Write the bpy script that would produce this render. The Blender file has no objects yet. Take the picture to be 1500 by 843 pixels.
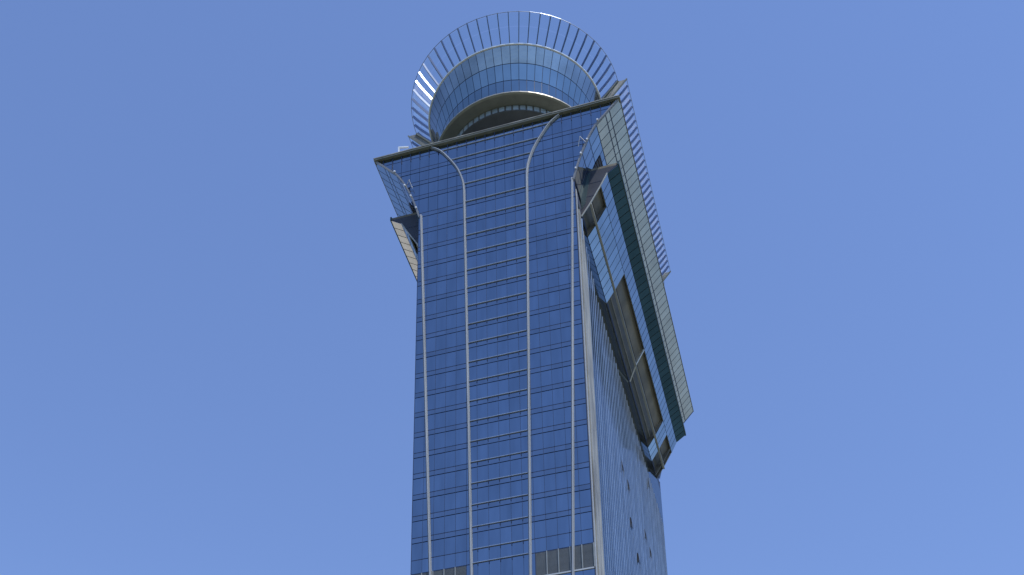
import bpy, math, random
from mathutils import Vector, Matrix
random.seed(7)
S = bpy.context.scene
COL = S.collection

# ------------------------------------------------------------------ camera
cam_d = bpy.data.cameras.new('camera')
cam = bpy.data.objects.new('camera', cam_d)
COL.objects.link(cam)
psi, th, ro = -0.2975, 0.4925, 0.0020
F = Vector((math.sin(psi)*math.cos(th), math.cos(psi)*math.cos(th), math.sin(th)))
Rt = Vector((math.cos(psi), -math.sin(psi), 0))
U = Rt.cross(F)
R2 = math.cos(ro)*Rt + math.sin(ro)*U
U2 = -math.sin(ro)*Rt + math.cos(ro)*U
cam.matrix_world = Matrix(((R2.x, U2.x, -F.x, 0), (R2.y, U2.y, -F.y, 0), (R2.z, U2.z, -F.z, 0), (0, 0, 0, 1)))
cam_d.sensor_width = 36.0
cam_d.lens = 36.0*2075.53/1500
cam_d.shift_x = (750-673.98)/1500
cam_d.shift_y = (1095.68-421.5)/1500
cam_d.clip_start = 0.5
cam_d.clip_end = 60000
S.camera = cam

# ------------------------------------------------------------------ sky, sun, exposure
SUN = Vector((0.45, -0.33, 0.85)).normalized()
elev = math.asin(SUN.z)
azim = math.atan2(SUN.x, SUN.y)          # clockwise from +Y
W = bpy.data.worlds.new('World'); S.world = W
W.use_nodes = True
nt = W.node_tree
for n in list(nt.nodes): nt.nodes.remove(n)
sky = nt.nodes.new('ShaderNodeTexSky'); sky.sky_type = 'NISHITA'
sky.sun_disc = False
sky.sun_elevation = elev
sky.sun_rotation = azim
sky.altitude = 0; sky.air_density = 1.2; sky.dust_density = 0.0; sky.ozone_density = 8.0
bg = nt.nodes.new('ShaderNodeBackground'); bg.inputs[1].default_value = 0.15
wo = nt.nodes.new('ShaderNodeOutputWorld')
wbal = nt.nodes.new('ShaderNodeVectorMath'); wbal.operation = 'MULTIPLY'   # camera white balance
wbal.inputs[1].default_value = (1.11, 0.955, 1.0)
nt.links.new(sky.outputs[0], wbal.inputs[0]); nt.links.new(wbal.outputs[0], bg.inputs[0]); nt.links.new(bg.outputs[0], wo.inputs[0])
sl = bpy.data.lights.new('sun', 'SUN'); sl.energy = 2.6; sl.angle = math.radians(0.5); sl.color = (1.0, 0.96, 0.9)
so = bpy.data.objects.new('sun', sl); COL.objects.link(so)
so.rotation_euler = (-SUN).to_track_quat('-Z', 'Y').to_euler()
S.view_settings.view_transform = 'Standard'; S.view_settings.look = 'None'
S.view_settings.exposure = 0.50; S.view_settings.gamma = 1.0

# ------------------------------------------------------------------ materials
def mat(name, col, metallic=0.0, rough=0.5, var=0.12, scale=0.6, stretch=(1, 1, 1), bump=0.0, bscale=2.0,
        island=0.0, obj=0.0, col2=None, c2scale=0.2, spec=0.5):
    m = bpy.data.materials.new(name); m.use_nodes = True
    t = m.node_tree; N = t.nodes; L = t.links
    b = N['Principled BSDF']
    b.inputs['Metallic'].default_value = metallic
    b.inputs['Roughness'].default_value = rough
    b.inputs['Specular IOR Level'].default_value = spec
    g = N.new('ShaderNodeNewGeometry')
    mp = N.new('ShaderNodeMapping'); mp.inputs['Scale'].default_value = stretch
    L.new(g.outputs['Position'], mp.inputs['Vector'])
    no = N.new('ShaderNodeTexNoise'); no.inputs['Scale'].default_value = scale; no.inputs['Detail'].default_value = 4
    L.new(mp.outputs[0], no.inputs['Vector'])
    mr = N.new('ShaderNodeMapRange'); mr.inputs[1].default_value = 0.3; mr.inputs[2].default_value = 0.7
    mr.inputs[3].default_value = 1-var; mr.inputs[4].default_value = 1+var
    L.new(no.outputs[0], mr.inputs[0])
    val = mr.outputs[0]
    def mul(a, amt, src):
        r = N.new('ShaderNodeMapRange'); r.inputs[3].default_value = 1-amt; r.inputs[4].default_value = 1+amt
        L.new(src, r.inputs[0])
        x = N.new('ShaderNodeMath'); x.operation = 'MULTIPLY'
        L.new(a, x.inputs[0]); L.new(r.outputs[0], x.inputs[1]); return x.outputs[0]
    if island: val = mul(val, island, g.outputs['Random Per Island'])
    if obj:
        oi = N.new('ShaderNodeObjectInfo'); val = mul(val, obj, oi.outputs['Random'])
    base = N.new('ShaderNodeRGB'); base.outputs[0].default_value = (*col, 1)
    src = base.outputs[0]
    if col2:
        b2 = N.new('ShaderNodeRGB'); b2.outputs[0].default_value = (*col2, 1)
        n2 = N.new('ShaderNodeTexNoise'); n2.inputs['Scale'].default_value = c2scale; n2.inputs['Detail'].default_value = 3
        L.new(mp.outputs[0], n2.inputs['Vector'])
        cr = N.new('ShaderNodeMapRange'); cr.inputs[1].default_value = 0.42; cr.inputs[2].default_value = 0.6
        L.new(n2.outputs[0], cr.inputs[0])
        mx = N.new('ShaderNodeMix'); mx.data_type = 'RGBA'
        L.new(cr.outputs[0], mx.inputs[0]); L.new(src, mx.inputs[6]); L.new(b2.outputs[0], mx.inputs[7]); src = mx.outputs[2]
    vm = N.new('ShaderNodeVectorMath'); vm.operation = 'SCALE'
    L.new(src, vm.inputs[0]); L.new(val, vm.inputs['Scale'])
    L.new(vm.outputs[0], b.inputs['Base Color'])
    if bump:
        nb = N.new('ShaderNodeTexNoise'); nb.inputs['Scale'].default_value = bscale; nb.inputs['Detail'].default_value = 2
        L.new(g.outputs['Position'], nb.inputs['Vector'])
        bp = N.new('ShaderNodeBump'); bp.inputs['Strength'].default_value = bump; bp.inputs['Distance'].default_value = 0.1
        L.new(nb.outputs[0], bp.inputs['Height']); L.new(bp.outputs[0], b.inputs['Normal'])
    return m

M = {}
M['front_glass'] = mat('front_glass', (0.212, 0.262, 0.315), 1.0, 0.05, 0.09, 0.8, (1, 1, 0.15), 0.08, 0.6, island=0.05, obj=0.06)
M['spandrel'] = mat('spandrel_glass', (0.215, 0.255, 0.30), 1.0, 0.08, 0.08, 0.5, (1, 1, 0.3), 0.04, 0.7, island=0.06)
M['joint'] = mat('dark_joint', (0.014, 0.026, 0.065), 0.0, 0.5, 0.1, 1.0)
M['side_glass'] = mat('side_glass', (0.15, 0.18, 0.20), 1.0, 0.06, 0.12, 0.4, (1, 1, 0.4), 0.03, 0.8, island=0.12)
M['side_fin'] = mat('side_fin_metal', (0.66, 0.72, 0.76), 0.95, 0.3, 0.15, 1.2, (1, 1, 0.3), obj=0.15)
M['rib'] = mat('rib_aluminium', (0.17, 0.175, 0.18), 0.2, 0.45, 0.10, 0.8, (1, 1, 0.1))
M['rib_cap'] = mat('rib_cap_aluminium', (0.43, 0.435, 0.42), 0.3, 0.35, 0.10, 0.8, (1, 1, 0.1))  # light tone shared by real trim and the painted rib highlight
M['ledge'] = mat('ledge_aluminium', (0.31, 0.37, 0.46), 0.5, 0.35, 0.1, 0.8)
M['beige'] = mat('beige_cladding', (0.25, 0.25, 0.225), 0.0, 0.6, 0.25, 0.9, (1, 1, 0.25), 0.2, 3.0, col2=(0.15, 0.15, 0.135), c2scale=0.35)
M['olive'] = mat('olive_bronze_cladding', (0.17, 0.17, 0.13), 0.3, 0.45, 0.12, 0.6)
M['olive_light'] = mat('bronze_lip', (0.36, 0.34, 0.28), 0.4, 0.4, 0.1, 0.6)
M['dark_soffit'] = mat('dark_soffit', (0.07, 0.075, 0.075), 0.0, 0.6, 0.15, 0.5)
M['louver'] = mat('louver_panel', (0.085, 0.095, 0.10), 0.1, 0.5, 0.12, 0.8, island=0.05, obj=0.08)
M['louver_frame'] = mat('louver_frame', (0.22, 0.24, 0.24), 0.2, 0.5, 0.08, 0.8)
M['pale_pane'] = mat('canopy_pale_glass', (0.13, 0.175, 0.225), 1.0, 0.12, 0.10, 0.4, bump=0.03, obj=0.08)
M['canopy_pane'] = mat('canopy_blue_glass', (0.23, 0.28, 0.31), 1.0, 0.06, 0.10, 0.4, bump=0.03, obj=0.10)
M['lip_pane'] = mat('canopy_green_glass', (0.19, 0.215, 0.25), 1.0, 0.10, 0.10, 0.4, bump=0.03, obj=0.10)
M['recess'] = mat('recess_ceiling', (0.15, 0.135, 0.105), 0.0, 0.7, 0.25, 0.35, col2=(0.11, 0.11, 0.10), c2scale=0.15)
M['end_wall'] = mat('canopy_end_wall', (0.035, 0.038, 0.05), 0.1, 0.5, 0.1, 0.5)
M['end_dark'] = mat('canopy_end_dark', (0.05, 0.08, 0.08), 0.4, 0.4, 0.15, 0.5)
M['beam'] = mat('grey_beam', (0.34, 0.34, 0.31), 0.2, 0.5, 0.1, 0.5)
M['black'] = mat('black_louver', (0.012, 0.012, 0.015), 0.0, 0.6, 0.1, 1.0)
M['slat'] = mat('vent_slat', (0.12, 0.09, 0.085), 0.1, 0.5, 0.1, 1.0)
M['bowl_top'] = mat('bowl_top_glass', (0.20, 0.23, 0.25), 1.0, 0.10, 0.2, 0.25, bump=0.08, obj=0.10)
M['bowl_glass'] = mat('bowl_glass', (0.23, 0.29, 0.31), 1.0, 0.06, 0.08, 0.3, bump=0.03, obj=0.06)
M['white'] = mat('white_metal', (0.75, 0.76, 0.76), 0.2, 0.35, 0.05, 1.0)
M['fin'] = mat('screen_fin_metal', (0.15, 0.175, 0.235), 0.9, 0.27, 0.06, 1.0)
M['window'] = mat('crown_window_glass', (0.23, 0.29, 0.35), 0.0, 0.2, 0.1, 0.5, obj=0.15)
M['concrete'] = mat('roof_concrete', (0.30, 0.30, 0.28), 0.0, 0.8, 0.1, 0.5)
M['sand'] = mat('sandy_ground', (0.42, 0.38, 0.30), 0.0, 0.9, 0.2, 0.05, col2=(0.12, 0.15, 0.07), c2scale=0.012)
M['sea'] = mat('sea', (0.05, 0.105, 0.10), 0.0, 0.6, 0.15, 0.01, bump=0.3, bscale=0.3, spec=0.06)

M['side_glass'].node_tree.nodes['Principled BSDF'].inputs['Specular Tint'].default_value = (0.50, 0.56, 0.60, 1)
M['side_fin'].node_tree.nodes['Principled BSDF'].inputs['Specular Tint'].default_value = (0.80, 0.85, 0.86, 1)

# clear screen glass: real transparent glass sheet with a fresnel reflection
mg = bpy.data.materials.new('screen_glass'); mg.use_nodes = True
t = mg.node_tree
for n in list(t.nodes): t.nodes.remove(n)
o_ = t.nodes.new('ShaderNodeOutputMaterial'); mx = t.nodes.new('ShaderNodeMixShader')
tr = t.nodes.new('ShaderNodeBsdfTransparent'); tr.inputs[0].default_value = (0.95, 0.97, 0.98, 1)
gl = t.nodes.new('ShaderNodeBsdfGlossy'); gl.inputs['Color'].default_value = (0.9, 0.95, 1, 1); gl.inputs['Roughness'].default_value = 0.03
dt = t.nodes.new('ShaderNodeVectorMath'); dt.operation = 'DOT_PRODUCT'
gg = t.nodes.new('ShaderNodeNewGeometry'); t.links.new(gg.outputs['Normal'], dt.inputs[0]); t.links.new(gg.outputs['Incoming'], dt.inputs[1])
ab = t.nodes.new('ShaderNodeMath'); ab.operation = 'ABSOLUTE'; t.links.new(dt.outputs['Value'], ab.inputs[0])
om = t.nodes.new('ShaderNodeMath'); om.operation = 'SUBTRACT'; om.inputs[0].default_value = 1; t.links.new(ab.outputs[0], om.inputs[1])
pw = t.nodes.new('ShaderNodeMath'); pw.operation = 'POWER'; pw.inputs[1].default_value = 5; t.links.new(om.outputs[0], pw.inputs[0])
fr = t.nodes.new('ShaderNodeMath'); fr.operation = 'MULTIPLY_ADD'; fr.inputs[1].default_value = 0.4; fr.inputs[2].default_value = 0.022
t.links.new(pw.outputs[0], fr.inputs[0])
ge = t.nodes.new('ShaderNodeNewGeometry'); no = t.nodes.new('ShaderNodeTexNoise'); no.inputs['Scale'].default_value = 0.6; no.inputs['Detail'].default_value = 3
t.links.new(ge.outputs['Position'], no.inputs['Vector'])
ma = t.nodes.new('ShaderNodeMapRange'); ma.inputs[1].default_value = .35; ma.inputs[2].default_value = .7; ma.inputs[3].default_value = 0.6; ma.inputs[4].default_value = 1.8
t.links.new(no.outputs[0], ma.inputs[0])
mm = t.nodes.new('ShaderNodeMath'); mm.operation = 'MULTIPLY'; mm.use_clamp = True
t.links.new(fr.outputs[0], mm.inputs[0]); t.links.new(ma.outputs[0], mm.inputs[1])
t.links.new(mm.outputs[0], mx.inputs[0]); t.links.new(tr.outputs[0], mx.inputs[1]); t.links.new(gl.outputs[0], mx.inputs[2])
t.links.new(mx.outputs[0], o_.inputs[0])
M['screen_glass'] = mg

# ------------------------------------------------------------------ mesh helpers
class MB:
    def __init__(s): s.v = []; s.f = []
    def add(s, vs, fs):
        o = len(s.v); s.v += [tuple(v) for v in vs]; s.f += [tuple(i+o for i in f) for f in fs]; return s
    def box(s, a, b):
        (x0, y0, z0), (x1, y1, z1) = a, b
        return s.add([(x0,y0,z0),(x1,y0,z0),(x1,y1,z0),(x0,y1,z0),(x0,y0,z1),(x1,y0,z1),(x1,y1,z1),(x0,y1,z1)],
                     [(0,3,2,1),(4,5,6,7),(0,1,5,4),(1,2,6,5),(2,3,7,6),(3,0,4,7)])
    def prism(s, poly, d):                     # planar polygon extruded by vector d
        n = len(poly); d = Vector(d); a = [Vector(p) for p in poly]
        return s.add(a+[p+d for p in a], [tuple(range(n))[::-1], tuple(range(n, 2*n))]+[(i, (i+1) % n, n+(i+1) % n, n+i) for i in range(n)])
    def bar(s, p, q, w, h, up=(0, 0, 1)):      # rectangular bar between two points
        p = Vector(p); q = Vector(q); d = (q-p).normalized(); u = Vector(up)
        r = d.cross(u)
        if r.length < 1e-4: r = d.cross(Vector((0, 1, 0)))
        r.normalize(); u = r.cross(d)
        c = [(-w/2, -h/2), (w/2, -h/2), (w/2, h/2), (-w/2, h/2)]
        vs = [p+r*a+u*b for a, b in c]+[q+r*a+u*b for a, b in c]
        return s.add(vs, [(0,1,2,3),(7,6,5,4),(0,4,5,1),(1,5,6,2),(2,6,7,3),(3,7,4,0)])
    def sweep(s, path, prof):                  # closed profile of (r,u) offsets, path of (point, rdir, udir)
        n = len(prof); rings = []
        for P, r, u in path: rings.append([Vector(P)+Vector(r)*a+Vector(u)*b for a, b in prof])
        vs = [v for rg in rings for v in rg]; fs = []
        for k in range(len(path)-1):
            for i in range(n): fs.append((k*n+i, k*n+(i+1) % n, (k+1)*n+(i+1) % n, (k+1)*n+i))
        fs.append(tuple(range(n))[::-1]); fs.append(tuple(range((len(path)-1)*n, len(path)*n)))
        return s.add(vs, fs)
    def mesh(s, name, m):
        me = bpy.data.meshes.new(name); me.from_pydata(s.v, [], s.f); me.validate(); me.update()
        bm_fix(me)
        me.materials.append(M[m]); return me
    def build(s, name, m, parent=None, **kw): return link(name, s.mesh(name, m), parent, **kw)

import bmesh
def bm_fix(me):
    b = bmesh.new(); b.from_mesh(me); bmesh.ops.recalc_face_normals(b, faces=b.faces); b.to_mesh(me); b.free()
def link(name, me, parent=None, kind=None, label=None, cat=None, group=None, loc=None, rz=0, scale=None):
    o = bpy.data.objects.new(name, me); COL.objects.link(o)
    if parent: o.parent = parent
    if loc: o.location = loc
    if rz: o.rotation_euler = (0, 0, rz)
    if scale: o.scale = scale
    if kind: o['kind'] = kind
    if label: o['label'] = label
    if cat: o['category'] = cat
    if group: o['group'] = group
    return o

# ------------------------------------------------------------------ ground and sea
GZ = -1.7
def disc(r, n, z, c=(0, 0)):
    return MB().add([(c[0]+r*math.cos(2*math.pi*i/n), c[1]+r*math.sin(2*math.pi*i/n), z) for i in range(n)], [tuple(range(n))])
disc(40000, 96, GZ-1.2).build('sea', 'sea', kind='structure')
b = disc(320, 64, GZ, (-20, 120)); n0 = len(b.v)
b.add([(-20+335*math.cos(2*math.pi*i/64), 120+335*math.sin(2*math.pi*i/64), GZ-2) for i in range(64)], [])
b.f += [(i, (i+1) % 64, n0+(i+1) % 64, n0+i) for i in range(64)]
b.build('ground', 'sand', kind='structure')

# ------------------------------------------------------------------ the tower
XC = -38.65          # centre line of the slab
YF = 143.6           # front glass plane
YB = 216.4           # rear plane
HS = 12.16           # half width of the shaft
FL = [(12.16, 173.5), (12.75, 175.9), (13.55, 178.5), (14.65, 181.4), (15.95, 183.95), (17.35, 185.6), (18.05, 186.45), (19.7, 188.4)]
ZT = 188.4
tower = bpy.data.objects.new('skyscraper', None); COL.objects.link(tower)
tower.location = (XC, YF, GZ)
tower['label'] = 'tall blue glass tower with a flared top and a round glass-screened crown'
tower['category'] = 'skyscraper'
bpy.context.view_layer.update()
INV = Matrix.Translation((-XC, -YF, -GZ))
_link = link
def link(name, me, parent=None, **kw):
    o = _link(name, me, parent, **kw)
    if parent is tower: o.matrix_parent_inverse = INV
    return o
def hw(z):
    if z <= FL[0][1]: return FL[0][0]
    for (h0, z0), (h1, z1) in zip(FL, FL[1:]):
        if z <= z1: return h0+(h1-h0)*(z-z0)/(z1-z0)
    return FL[-1][0]
def zh(h):
    for (h0, z0), (h1, z1) in zip(FL, FL[1:]):
        if h <= h1: return z0+(z1-z0)*(h-h0)/(h1-h0)
    return FL[-1][1]

# core: extruded outline, a little behind all the glass
ins = 0.16
outl = [(-HS+ins, GZ), (HS-ins, GZ)]+[(h-ins*1.1, z+ins*0.4) for h, z in FL]
outl += [(-h, z) for h, z in outl[2:][::-1]]
MB().prism([(XC+h, YF+0.14, z) for h, z in outl], (0, YB-YF-0.2, 0)).build('core_wall', 'joint', tower)
MB().box((XC-19.3, YF+0.5, ZT+0.02), (XC+19.3, YB-0.3, ZT+0.22)).build('roof_slab', 'concrete', tower)

# ---------------- front facade
lines = [188.3, 186.9, 184.3, 181.4, 178.2]+[174.2-3.6*k for k in range(0, 19)]+[107.2, 103.4]+[99.8-3.6*k for k in range(28)]
lines = [z for z in lines if z > 0.5]
facade = MB()
# horizontal transoms (dark, set back behind the pane faces)
for z in lines:
    h = hw(z-0.05)-0.05
    facade.box((XC-h, YF+0.02, z-0.06), (XC+h, YF+0.13, z+0.06))
for i in range(-8, 9):
    facade.box((XC+i*1.52-0.035, YF+0.02, 0), (XC+i*1.52+0.035, YF+0.13, 174.2))
fac = facade.build('front_facade', 'joint', tower)
MODS = list(range(-13, 13))
def clip_cell(x0, x1, z0, z1, g=0.022, gz=0.065):
    x0 += g; x1 -= g; z0 += gz; z1 -= gz
    zs = [z0]+[z for _, z in FL if z0 < z < z1]+[z1]
    left = [max(x0, -hw(z)+0.06) for z in zs]; right = [min(x1, hw(z)-0.06) for z in zs]
    pts = []
    R_ = [(r, z) for l, r, z in zip(left, right, zs) if r-l > 0.02]
    L_ = [(l, z) for l, r, z in zip(left, right, zs) if r-l > 0.02]
    if len(R_) < 2: return None
    poly = L_[::-1]
    poly = R_ + poly
    out = []
    for q in poly:
        if not out or (abs(q[0]-out[-1][0])+abs(q[1]-out[-1][1])) > 1e-3: out.append(q)
    return out if len(out) > 2 else None
cells = []
spand = MB()
def in_louver(i, z0, z1):
    c = (i+0.5)
    return z1 < 107.3 and z0 > 103.3 and (3 <= i < 8 or -8 <= i < -3)
for a, b_ in zip(lines, lines[1:]):
    zt, zb = a, b_
    tall = zt-zb > 2.7
    for i in MODS:
        x0, x1 = i*1.52, (i+1)*1.52
        if in_louver(i, zb, zt): continue
        if tall and not (101 < zt < 108):
            sp = clip_cell(x0, x1, zt-0.86, zt)
            vis = clip_cell(x0, x1, zb, zt-0.86)
        else:
            sp = None; vis = clip_cell(x0, x1, zb, zt)
        if sp:
            spand.prism([(XC+h, YF+random.uniform(-.004, .004), z) for h, z in sp], (0, 0.05, 0))
        if vis: cells.append((zb, i, vis))
spo = spand.build('spandrel_strip', 'spandrel', fac, kind='stuff')
cells_vis = [c for c in cells if c[0] > 100]
cells_vis.sort(key=lambda c: c[0])
cells_low = [c for c in cells if c[0] <= 100]
rest = MB()
big = cells_vis[:300]
from math import sin, cos
shared = {}
for zb, i, poly in big:
    xs = [q[0] for q in poly]; zs = [q[1] for q in poly]
    key = tuple((round(x-xs[0], 3), round(z-zs[0], 3)) for x, z in poly)
    if key not in shared:
        shared[key] = MB().prism([(x-xs[0], -0.0, z-zs[0]) for x, z in poly], (0, 0.05, 0)).mesh('glass_pane', 'front_glass')
    o = link('glass_pane', shared[key], fac, loc=(XC+xs[0], YF, zs[0]))
    o.rotation_euler = (random.uniform(-.004, .004), 0, random.uniform(-.004, .004))
for zb, i, poly in cells_vis[300:]+cells_low:
    rest.prism([(XC+x, YF+random.uniform(-.004, .004), z) for x, z in poly], (0, 0.05, 0))
rest.build('glazing', 'front_glass', fac, kind='stuff')

# louvred plant-floor panels
for s in (-1, 1):
    for k in range(5):
        i = 3+k
        x0, x1 = i*1.52+0.05, (i+1)*1.52-0.05
        if s < 0: x0, x1 = -x1, -x0
        lb = MB()
        lb.box((XC+x0, YF+0.05, 103.5), (XC+x1, YF+0.11, 107.2))
        for q in range(24):
            z = 103.58+q*0.15
            lb.prism([(XC+x0, YF+0.05, z), (XC+x0, YF+0.03, z+0.01), (XC+x0, YF+0.03, z+0.10), (XC+x0, YF+0.05, z+0.12)], (x1-x0, 0, 0))
        lb.build('louver_panel', 'louver', fac)
        fx = x1+0.05 if s > 0 else x0-0.05
        MB().box((XC+fx-0.06, YF-0.10, 103.5), (XC+fx+0.06, YF+0.06, 107.2)).build('louver_mullion', 'louver_frame', fac)
    a, b_ = (4.8, 12.1) if s > 0 else (-12.1, -4.8)
    MB().box((XC+a, YF-0.12, 103.28), (XC+b_, YF+0.08, 103.48)).build('louver_sill', 'rib_cap', fac)

# ---------------- ribs
def rib(path, name='facade_rib', w=0.31, dpt=0.24):
    pts = [Vector((XC+h, YF, z)) for h, z in path]
    fr = []
    for k, P in enumerate(pts):
        a = pts[max(0, k-1)]; c = pts[min(len(pts)-1, k+1)]
        d = (c-a).normalized(); r = Vector((d.z, 0, -d.x))
        fr.append((P, r, Vector((0, -1, 0))))
    o = MB().sweep(fr, [(-w/2, -0.05), (w/2, -0.05), (w/2, dpt), (-w/2, dpt)]).build(name, 'rib', tower)
    MB().sweep(fr, [(0.0, dpt+0.002), (0.11, dpt+0.002), (0.11, dpt+0.12), (0.0, dpt+0.12)]).build('rib_cap', 'rib_cap', o)
    MB().sweep(fr, [(w/2+0.003, 0.0), (w/2+0.05, 0.0), (w/2+0.05, dpt-0.02), (w/2+0.003, dpt-0.02)]).build('rib_highlight_strip', 'rib_cap', o)  # lighter strip paints the sunlit right side of the rib
    return o
def smooth(pts, n=5):
    out = []
    for k in range(len(pts)-1):
        p0 = pts[max(0, k-1)]; p1 = pts[k]; p2 = pts[k+1]; p3 = pts[min(len(pts)-1, k+2)]
        for j in range(n):
            u = j/n
            out.append(tuple(0.5*((2*p1[i])+(-p0[i]+p2[i])*u+(2*p0[i]-5*p1[i]+4*p2[i]-p3[i])*u*u+(-p0[i]+3*p1[i]-3*p2[i]+p3[i])*u**3) for i in range(2)))
    return out+[pts[-1]]
for s in (-1, 1):
    low = [(s*(4.93-0.0145*(177-z)), z) for z in (0, 60, 100, 125, 150, 165)]
    up = [(s*4.93, 176.6), (s*5.15, 178.9), (s*5.98, 181.8), (s*7.35, 184.6), (s*8.85, 186.95), (s*10.3, 188.2)]
    rib(low+smooth(up))
    rib([(s*(11.8-0.0345*(174-z)), z) for z in (0, 60, 100, 125, 150, 165, 173.6)])
    # trim that follows the flared edge
    path = [(s*11.85, 173.4)]+[(s*(h-0.10), z) for h, z in FL]
    sm = smooth(path, 3)
    pts = [Vector((XC+h, YF, z)) for h, z in sm]
    fr = []
    for k, P in enumerate(pts):
        a = pts[max(0, k-1)]; c = pts[min(len(pts)-1, k+1)]; d = (c-a).normalized()
        fr.append((P, Vector((d.z, 0, -d.x)), Vector((0, -1, 0))))
    tm = MB().sweep(fr, [(-0.12, -0.05), (0.12, -0.05), (0.12, 0.24), (-0.12, 0.24)]).build('curved_edge_trim', 'rib', tower)
    for h, z in [(14.45, 180.9), (13.4, 178.2), (12.5, 175.3), (16.2, 184.6)]:
        MB().box((XC+s*h-0.12, YF-0.50, z-0.11), (XC+s*h+0.12, YF-0.27, z+0.11)).build('edge_lamp', 'white', tm)
    arm = MB().bar((XC+s*14.2, YF-0.45, 180.3), (XC+s*13.5, YF-1.1, 181.0), 0.06, 0.06)
    arm.bar((XC+s*13.5, YF-1.1, 181.0), (XC+s*13.1, YF-0.5, 179.6), 0.06, 0.06)
    arm.build('lamp_arm', 'rib_cap', tm)

BRK = MB().box((-0.035, -0.14, -0.36), (0.035, 0.0, 0.02)).mesh('ledge_bracket', 'joint')
# ledges of the middle bay
for z in lines:
    if z > 187 or z < 60: continue
    if z < 106: continue
    h2 = 4.7 if z < 177 else {178.2: 4.9, 181.4: 5.7, 184.3: 7.0, 186.9: 8.6}.get(z, 4.7)
    h2 = min(h2, (4.93-0.0145*(177-z))-0.2) if z < 177 else h2
    o = MB().prism([(XC-h2, YF, z+0.02), (XC-h2, YF-0.16, z+0.05), (XC-h2, YF-0.16, z+0.13), (XC-h2, YF, z+0.14)], (2*h2, 0, 0)).build('floor_ledge', 'ledge', tower)
    if z < 177:
        for i in range(-2, 4):
            x = XC+(i-0.5)*1.52+0.76
            if abs(x-XC) < h2-0.2: link('ledge_bracket', BRK, o, loc=(x, YF, z))
# ticks under the cornice
tk = MB()
for i in range(-12, 13):
    x = i*1.52
    if abs(x) < 19.0: tk.box((XC+x-0.05, YF-0.14, zh(max(abs(x), 12.2))+0.1 if abs(x) > 16.5 else 186.4), (XC+x+0.05, YF, 188.05))
tk.build('cornice_mullions', 'joint', tower)

# cornice along the front roof edge
c = MB().box((XC-19.75, YF-0.52, 188.2), (XC+19.75, YF+0.5, 188.58)).build('cornice', 'olive', tower)
MB().box((XC-19.8, YF-0.60, 188.48), (XC+19.8, YF-0.523, 188.64)).build('cornice_lip', 'beige', c)
dv = MB().bar((-54.6, 144.3, 188.6), (-54.6, 144.2, 191.2), 0.24, 0.24).bar((-54.7, 144.2, 191.2), (-53.0, 144.2, 190.7), 0.24, 0.24).box((-56.6, 144.0, 188.7), (-52.6, 144.3, 189.15))
dv.build('roof_davit', 'white', tower)

# ---------------- side walls
def X(s, h): return XC+s*h
for s in (1, -1):
    XW = X(s, HS)
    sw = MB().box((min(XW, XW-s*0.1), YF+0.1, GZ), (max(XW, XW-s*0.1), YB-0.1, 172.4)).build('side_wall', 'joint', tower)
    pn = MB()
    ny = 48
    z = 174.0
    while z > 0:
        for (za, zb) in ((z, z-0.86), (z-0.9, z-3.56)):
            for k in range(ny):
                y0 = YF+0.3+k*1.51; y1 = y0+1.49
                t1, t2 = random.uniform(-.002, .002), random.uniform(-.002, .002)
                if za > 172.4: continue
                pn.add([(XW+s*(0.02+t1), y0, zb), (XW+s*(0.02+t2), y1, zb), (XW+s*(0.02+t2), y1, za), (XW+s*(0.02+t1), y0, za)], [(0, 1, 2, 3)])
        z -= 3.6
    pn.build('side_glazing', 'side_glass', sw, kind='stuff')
    fm = MB().box((0, -0.05, 0), (s*0.075, 0.05, 1)).mesh('side_fin', 'side_fin')
    y = 150.4
    while y < YB-0.5:
        top = 166.5 if y < 152 else (164.5 if y < 155 else 162.5)
        link('side_fin', fm, sw, loc=(XW, y, 0), scale=(1, 1, top)); y += 1.51
    if s > 0:
        for (y, z) in [(170.5, 140.7), (175.3, 140.7), (199, 159.3), (175.7, 133.7), (190.2, 141.9), (194.9, 141.5), (180.6, 130.4)]:
            ow = MB().prism([(XW+0.10, y-0.18, z+0.9), (XW+0.10, y+0.18, z+0.9), (XW+0.26, y+0.5, z-0.9), (XW+0.26, y+0.14, z-0.9)], (-0.06, 0, -0.01))
            ow.box((XW+0.03, y-0.2, z-0.8), (XW+0.10, y+0.2, z+0.8))
            ow.build('open_window', 'black', sw)
    # corner pilasters
    a, b_ = XW, XW+s*0.42
    cc = MB().prism([(XW, 146.3, GZ), (XW, 149.4, GZ), (XW, 149.4, 158), (XW, 148.2, 167.5), (XW, 146.3, 160)], (s*0.16, 0, 0)).build('corner_column', 'beige', tower)
    for (y0, y1, zt, m) in [(144.0, 144.5, 171.8, 'rib_cap'), (144.9, 145.9, 168.5, 'beige'), (147.6, 147.9, 169.5, 'side_fin')]:
        dd = s*(0.26 if m == 'beige' else 0.12)
        MB().box((min(XW, XW+dd), y0, GZ), (max(XW, XW+dd), y1, zt)).build('corner_strip', m, cc)
MB().box((XC-HS, YB-0.05, GZ), (XC+HS, YB+0.05, 173)).build('rear_facade', 'side_glass', tower)

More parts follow.
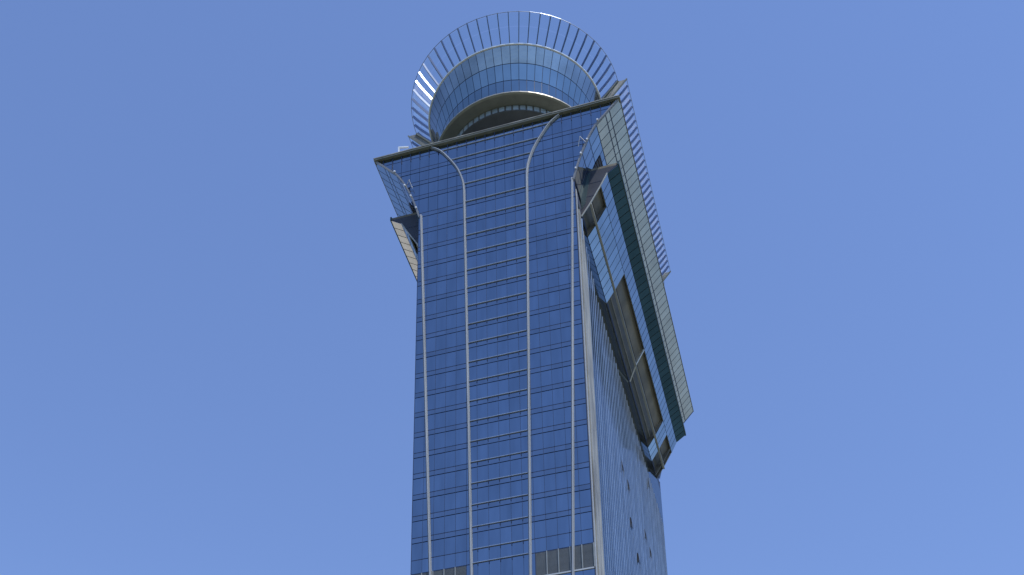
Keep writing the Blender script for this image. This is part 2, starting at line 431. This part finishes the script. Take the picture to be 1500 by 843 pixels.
# ---------------- upper canopy: flared soffit glazing
bands = [((19.7, 188.4), (18.05, 186.45), 'pale_pane', 48), ((17.98, 186.35), (17.42, 185.69), 'pale_pane', 48),
         ((17.35, 185.6), (15.95, 183.95), 'pale_pane', 12), ((15.9, 183.85), (14.65, 181.4), 'canopy_pane', 12),
         ((14.62, 181.3), (13.55, 178.5), 'canopy_pane', 6), ((13.5, 178.4), (12.75, 175.9), 'canopy_pane', 4), ((12.72, 175.8), (12.2, 173.6), 'canopy_pane', 4)]
def strip_mesh(name, s, p, q, m, ylen=1.38, th_=0.07):
    (h0, z0), (h1, z1) = p, q
    d = Vector((s*(h1-h0), 0, z1-z0)).normalized()
    n = Vector((s*abs(d.z), 0, -abs(d.x)))
    A = Vector((s*h0, 0, z0))+n*0.03; B = Vector((s*h1, 0, z1))+n*0.03
    A = A+d*0.05; B = B-d*0.05
    return MB().prism([A, B, B+Vector((0, ylen, 0)), A+Vector((0, ylen, 0))], -n*th_).mesh(name, m)
PY = 1.51
for s in (1, -1):
    uc = MB()
    fr = [(Vector((XC+s*h, YF+0.03, z)), Vector((0, 0, 0)), Vector((0, 0, 0))) for h, z in FL]
    # backing skin just under the core
    pts = [(XC+s*h, z) for h, z in FL]
    for (xa, za), (xb, zb) in zip(pts, pts[1:]):
        uc.add([(xa, YF+.05, za), (xb, YF+.05, zb), (xb, YB, zb), (xa, YB, za)], [(0, 1, 2, 3)])
    uco = uc.build('flared_canopy', 'joint', tower)
    MB().box((X(s, 19.62) if s > 0 else X(s, 19.82), YF-0.3, 188.42), (X(s, 19.82) if s > 0 else X(s, 19.62), YB, 188.6)).build('canopy_edge', 'olive', uco)
    for p, q, m, n in bands:
        me = strip_mesh('canopy_pane', s, p, q, m)
        for k in range(n):
            link('canopy_pane', me, uco, loc=(XC, YF+0.1+k*PY, 0))
    # lower canopy
    Wp = [(18.19, 179.2), (16.45, 177.9), (15.35, 175.6), (13.65, 172.4), (12.18, 170.0)]
    Y0, Y1 = 147.7, 211.9
    rec = [(147.9, 151.8), (165.8, 202.4), (206.4, 210.6)]
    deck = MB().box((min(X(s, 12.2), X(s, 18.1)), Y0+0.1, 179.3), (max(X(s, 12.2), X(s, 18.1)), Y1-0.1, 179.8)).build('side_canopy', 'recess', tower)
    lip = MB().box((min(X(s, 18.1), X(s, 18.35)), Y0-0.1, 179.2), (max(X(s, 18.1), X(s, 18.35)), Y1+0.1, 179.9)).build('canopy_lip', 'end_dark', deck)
    for bi, (p, q, m) in enumerate([(Wp[0], Wp[1], 'lip_pane'), (Wp[1], Wp[2], 'canopy_pane'), (Wp[2], Wp[3], 'canopy_pane'), (Wp[3], Wp[4], 'canopy_pane')]):
        me = strip_mesh('side_canopy_pane', s, p, q, m, ylen=1.44)
        skin = MB()
        segs = [(Y0, Y1)] if bi < 2 else [(151.8, 165.8), (202.4, 206.4)]
        for ya, yb in segs:
            n = max(1, round((yb-ya)/1.5)); st = (yb-ya)/n
            for k in range(n):
                link('side_canopy_pane', me, deck, loc=(XC, ya+k*st+0.03, 0), scale=(1, (st-0.12)/1.44, 1))
            skin.add([(X(s, p[0]), ya, p[1]+0.12), (X(s, q[0]), ya, q[1]+0.12), (X(s, q[0]), yb, q[1]+0.12), (X(s, p[0]), yb, p[1]+0.12)], [(0, 1, 2, 3)])
        skin.build('pane_backing', 'recess', deck)
    # longitudinal beams
    MB().bar((X(s, 13.65), Y0, 172.35), (X(s, 13.65), Y1, 172.35), 0.34, 0.34).build('soffit_beam', 'beam', deck)
    MB().bar((X(s, 15.3), Y0, 175.75), (X(s, 15.3), Y1, 175.75), 0.14, 0.14).build('soffit_beam', 'olive', deck)
    MB().bar((X(s, 12.7), 165.8, 172.4), (X(s, 12.7), 202.4, 172.4), 0.16, 0.16).build('soffit_beam', 'beam', deck)
    # inner ceilings in the openings
    for ya, yb in rec:
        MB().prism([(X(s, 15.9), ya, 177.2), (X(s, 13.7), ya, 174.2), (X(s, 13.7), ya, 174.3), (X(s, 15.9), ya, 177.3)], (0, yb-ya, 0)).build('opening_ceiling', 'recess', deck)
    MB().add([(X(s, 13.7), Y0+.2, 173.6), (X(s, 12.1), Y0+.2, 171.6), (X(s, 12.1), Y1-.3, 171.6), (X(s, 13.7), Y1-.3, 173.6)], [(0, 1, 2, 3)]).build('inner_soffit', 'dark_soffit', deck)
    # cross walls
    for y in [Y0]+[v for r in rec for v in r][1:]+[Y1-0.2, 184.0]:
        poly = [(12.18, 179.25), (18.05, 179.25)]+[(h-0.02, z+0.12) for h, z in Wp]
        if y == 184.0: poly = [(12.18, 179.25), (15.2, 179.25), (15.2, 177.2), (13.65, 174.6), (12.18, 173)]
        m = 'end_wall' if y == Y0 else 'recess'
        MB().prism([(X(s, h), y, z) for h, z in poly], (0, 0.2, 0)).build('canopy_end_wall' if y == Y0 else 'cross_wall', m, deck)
    # front wall joints, and an inner panel painted as a dark reflection
    for a, b_ in ((0.2, 0.38), (0.5, 0.62)):
        z = 178.4-a*9
        hx = 12.2
        for (h0, z0), (h1, z1) in zip(Wp, Wp[1:]):
            if z1 <= z <= z0: hx = h1+(h0-h1)*(z-z1)/(z0-z1)
        MB().box((min(X(s, 12.2), X(s, hx)), Y0-0.03, z-0.03), (max(X(s, 12.2), X(s, hx)), Y0-0.003, z+0.03)).build('wall_joint', 'joint', deck)
    MB().prism([(X(s, 12.2), Y0-0.06, 178.9), (X(s, 13.9), Y0-0.06, 178.9), (X(s, 12.9), Y0-0.06, 172.6), (X(s, 12.2), Y0-0.06, 171.4)], (0, 0.05, 0)).build('end_reflection_panel', 'end_dark', deck)
    e = MB()
    for p, q in zip(Wp[1:], Wp[2:]):
        e.bar((X(s, p[0]), Y0-0.05, p[1]), (X(s, q[0]), Y0-0.05, q[1]), 0.16, 0.16)
    e.build('end_trim', 'beam', deck)
    # dark louvre let into the flared soffit just above the lower canopy
    v = MB()
    for (h0, z0), (h1, z1) in (((15.42, 182.9), (14.65, 181.35)), ((14.65, 181.35), (13.5, 178.3))):
        v.prism([(X(s, h0+0.10), 148.2, z0-0.06), (X(s, h1+0.10), 148.2, z1-0.06), (X(s, h1+0.02), 148.2, z1), (X(s, h0+0.02), 148.2, z0)], (0, 4.6, 0))
    v = v.build('louvre_vent', 'black', uco)
    sm_ = MB().box((-0.03, 0, -0.07), (0.03, 4.5, 0.0)).mesh('vent_slat', 'slat')
    for k in range(7):
        z = 182.7-k*0.6
        h = 13.5+(z-178.3)/3.05*1.15 if z < 181.35 else 14.65+(z-181.35)/1.55*0.77
        link('vent_slat', sm_, v, loc=(X(s, h+0.13), 148.25, z-0.05))
    # raking struts in the long opening
    MB().bar((X(s, 15.3), 183.3, 175.4), (X(s, 13.65), 183.45, 172.5), 0.26, 0.26).build('raking_strut', 'rib_cap', deck)
    MB().bar((X(s, 13.6), 183.5, 172.2), (X(s, 12.3), 184.8, 170.3), 0.22, 0.24).build('raking_strut', 'rib_cap', deck)

# ---------------- crown
Y1c, Y2c = 157.6, 201.6
NS = 32
def arc(r, k, n=NS, centre=Y1c, sgn=1):       # k = 0..n over the semicircle
    a = math.pi*(k/n)-math.pi/2
    return (XC+r*math.sin(a), centre-sgn*r*math.cos(a))
def loop(r, n=NS, ext=1.5):
    """stadium outline: front semicircle, wide straight sides, rear semicircle"""
    pts = [arc(r, k, n) for k in range(n+1)]
    pts += [(XC+r+ext, Y1c+0.05), (XC+r+ext, Y2c-0.05)]
    pts += [(XC+r*math.sin(a), Y2c+r*math.cos(a)) for a in [math.pi/2-math.pi*k/n for k in range(n+1)]]
    pts += [(XC-r-ext, Y2c-0.05), (XC-r-ext, Y1c+0.05)]
    return pts
def ringsweep(name, prof, m, parent, kind=None, n=NS, ext=1.5):
    L_ = [[(x, y, z) for x, y in loop(r, n, ext)] for r, z in prof]
    N_ = len(L_[0]); mb = MB(); vs = [v for l in L_ for v in l]; fs = []
    K = len(prof)
    for k in range(K):
        for i in range(N_): fs.append((k*N_+i, k*N_+(i+1) % N_, ((k+1) % K)*N_+(i+1) % N_, ((k+1) % K)*N_+i))
    mb.add(vs, fs); return mb.build(name, m, parent)
crown = ringsweep('crown_bowl', [(14.60, 207.4), (13.45, 204.5), (12.67, 201.45), (12.42, 197.5), (11.0, 197.5), (11.0, 207.2)], 'joint', tower)
ringsweep('rim_lip', [(14.60, 207.40), (14.86, 207.42), (14.90, 207.58), (14.60, 207.58)], 'white', crown)
ringsweep('base_flange', [(12.7, 197.55), (13.6, 197.45), (13.72, 197.15), (13.5, 197.0), (12.0, 197.02), (12.0, 197.4)], 'olive', crown)
ringsweep('flange_edge', [(13.66, 197.22), (13.74, 197.22), (13.74, 197.42), (13.62, 197.46)], 'olive_light', crown)
ringsweep('crown_soffit', [(11.45, 197.0), (12.3, 197.01), (12.3, 197.3), (11.45, 197.3)], 'olive', crown)
ringsweep('crown_underside', [(4, 195.5), (11.5, 195.75), (11.5, 195.9), (11.3, 197.2), (4, 197.2)], 'dark_soffit', crown, ext=1.0)
ringsweep('window_band', [(11.35, 196.0), (11.5, 196.05), (11.5, 197.0), (11.35, 197.0)], 'dark_soffit', crown)
MB().prism([(x, y, 188.5) for x, y in loop(6.5, 16, 0)], (0, 0, 7.6)).build('crown_stem', 'concrete', crown)

def ring_panel(name, r0, z0, r1, z1, m, gap=0.085, th_=0.05, off=0.06, half=None):
    """flat panel of one bay of the semicircle, centred on angle 0 facing -Y"""
    a = math.pi/NS/2
    d = Vector((r1-r0, z1-z0)); d.normalize(); nx, nz = d.y, -d.x
    def pt(r, z, sg):
        rr = r+nx*off
        x = sg*(rr*math.tan(a)-gap/2) if False else sg*(rr*math.sin(a)-gap/2)
        return Vector((x, -rr*math.cos(a), z+nz*off))
    A0, A1, B1, B0 = pt(r0, z0, -1), pt(r0, z0, 1), pt(r1, z1, 1), pt(r1, z1, -1)
    dz = (B0-A0).normalized()*0.04
    nrm = (A1-A0).cross(B0-A0).normalized()
    return MB().prism([A0+dz, A1+dz, B1-dz, B0-dz], nrm*-th_).mesh(name, m)
def straight_panel(name, r0, z0, r1, z1, m, gap=0.05, ylen=1.42):
    q = -0.24 if m == 'screen_glass' else 0.06
    A = Vector((r0+q, 0, z0+0.03)); B = Vector((r1+q, 0, z1-0.03))
    return MB().prism([A, B, B+Vector((0, ylen-gap, 0)), A+Vector((0, ylen-gap, 0))], (-0.05, 0, 0)).mesh(name, m)
n_st = 31; ST = (Y2c-Y1c)/n_st
def lay(name, r0, z0, r1, z1, m, par, **kw):
    me = ring_panel(name, r0, z0, r1, z1, m, **kw)
    for k in range(NS):
        a = math.pi*((k+0.5)/NS)-math.pi/2
        link(name, me, par, loc=(XC, Y1c, 0), rz=a)
        link(name, me, par, loc=(XC, Y2c, 0), rz=a+math.pi)
    ms = straight_panel(name, r0+1.5, z0, r1+1.5, z1, m)
    for k in range(n_st):
        link(name, ms, par, loc=(XC, Y1c+k*ST+0.03, 0))
        o = link(name, ms, par, loc=(XC, Y1c+(k+1)*ST-0.03, 0), rz=math.pi)
lay('bowl_pane', 12.42, 197.55, 12.67, 201.42, 'bowl_glass', crown)
lay('bowl_pane', 12.67, 201.5, 13.45, 204.46, 'bowl_glass', crown)
lay('bowl_pane', 13.45, 204.53, 14.60, 207.38, 'bowl_top', crown)
# windows under the bowl
wm = ring_panel('crown_window', 11.5, 195.92, 11.5, 196.97, 'window', gap=0.28, off=0.02)
for k in range(NS):
    a = math.pi*((k+0.5)/NS)-math.pi/2
    link('crown_window', wm, crown, loc=(XC, Y1c, 0), rz=a)

# glass wind screen round the roof terrace
screen = ringsweep('wind_screen', [(17.78, 211.2), (17.86, 211.2), (17.86, 211.27), (17.78, 211.27)], 'ledge', tower)
mid = (14.69+0.56*3.14, 207.5+0.56*3.72)
lay('screen_pane', 14.78, 207.6, mid[0], mid[1], 'screen_glass', screen, off=-0.22, th_=0.03)
lay('screen_pane', mid[0]+0.04, mid[1]+0.04, 17.80, 211.15, 'screen_glass', screen, off=-0.22, th_=0.03)
fp = [(14.72, 207.45), (16.1, 209.0), (17.1, 210.2), (17.86, 211.32)]
def fin_mesh():
    prof = [(r, z) for r, z in fp]
    inner = [(r-0.34, z+0.28) for r, z in fp][::-1]
    return MB().prism([(-0.06, -r, z) for r, z in prof+inner], (0.12, 0, 0)).mesh('screen_fin', 'fin')
fme = fin_mesh()
for k in range(NS+1):
    a = math.pi*(k/NS)-math.pi/2
    link('screen_fin', fme, screen, loc=(XC, Y1c, 0), rz=a)
    link('screen_fin', fme, screen, loc=(XC, Y2c, 0), rz=a+math.pi)
for s in (1, -1):
    for k in range(1, n_st):
        link('screen_fin', fme, screen, loc=(XC+s*1.5, Y1c+k*ST, 0), rz=s*math.pi/2)
    # panels closing the step between the round and the straight part
    for y in (Y1c+0.02, Y2c-0.12):
        MB().prism([(XC+s*14.2, y, 206.7), (XC+s*17.83, y, 211.25), (XC+s*19.36, y, 211.25), (XC+s*15.9, y, 206.7)], (0, 0.1, 0)).build('end_panel', 'beige', screen)
        MB().bar((XC+s*14.2, y-0.1, 206.7), (XC+s*17.83, y-0.1, 211.2), 0.2, 0.3).build('end_post', 'olive', screen)
        MB().bar((XC+s*15.9, y-0.1, 206.7), (XC+s*19.36, y-0.1, 211.2), 0.2, 0.2).build('end_post', 'olive', screen)
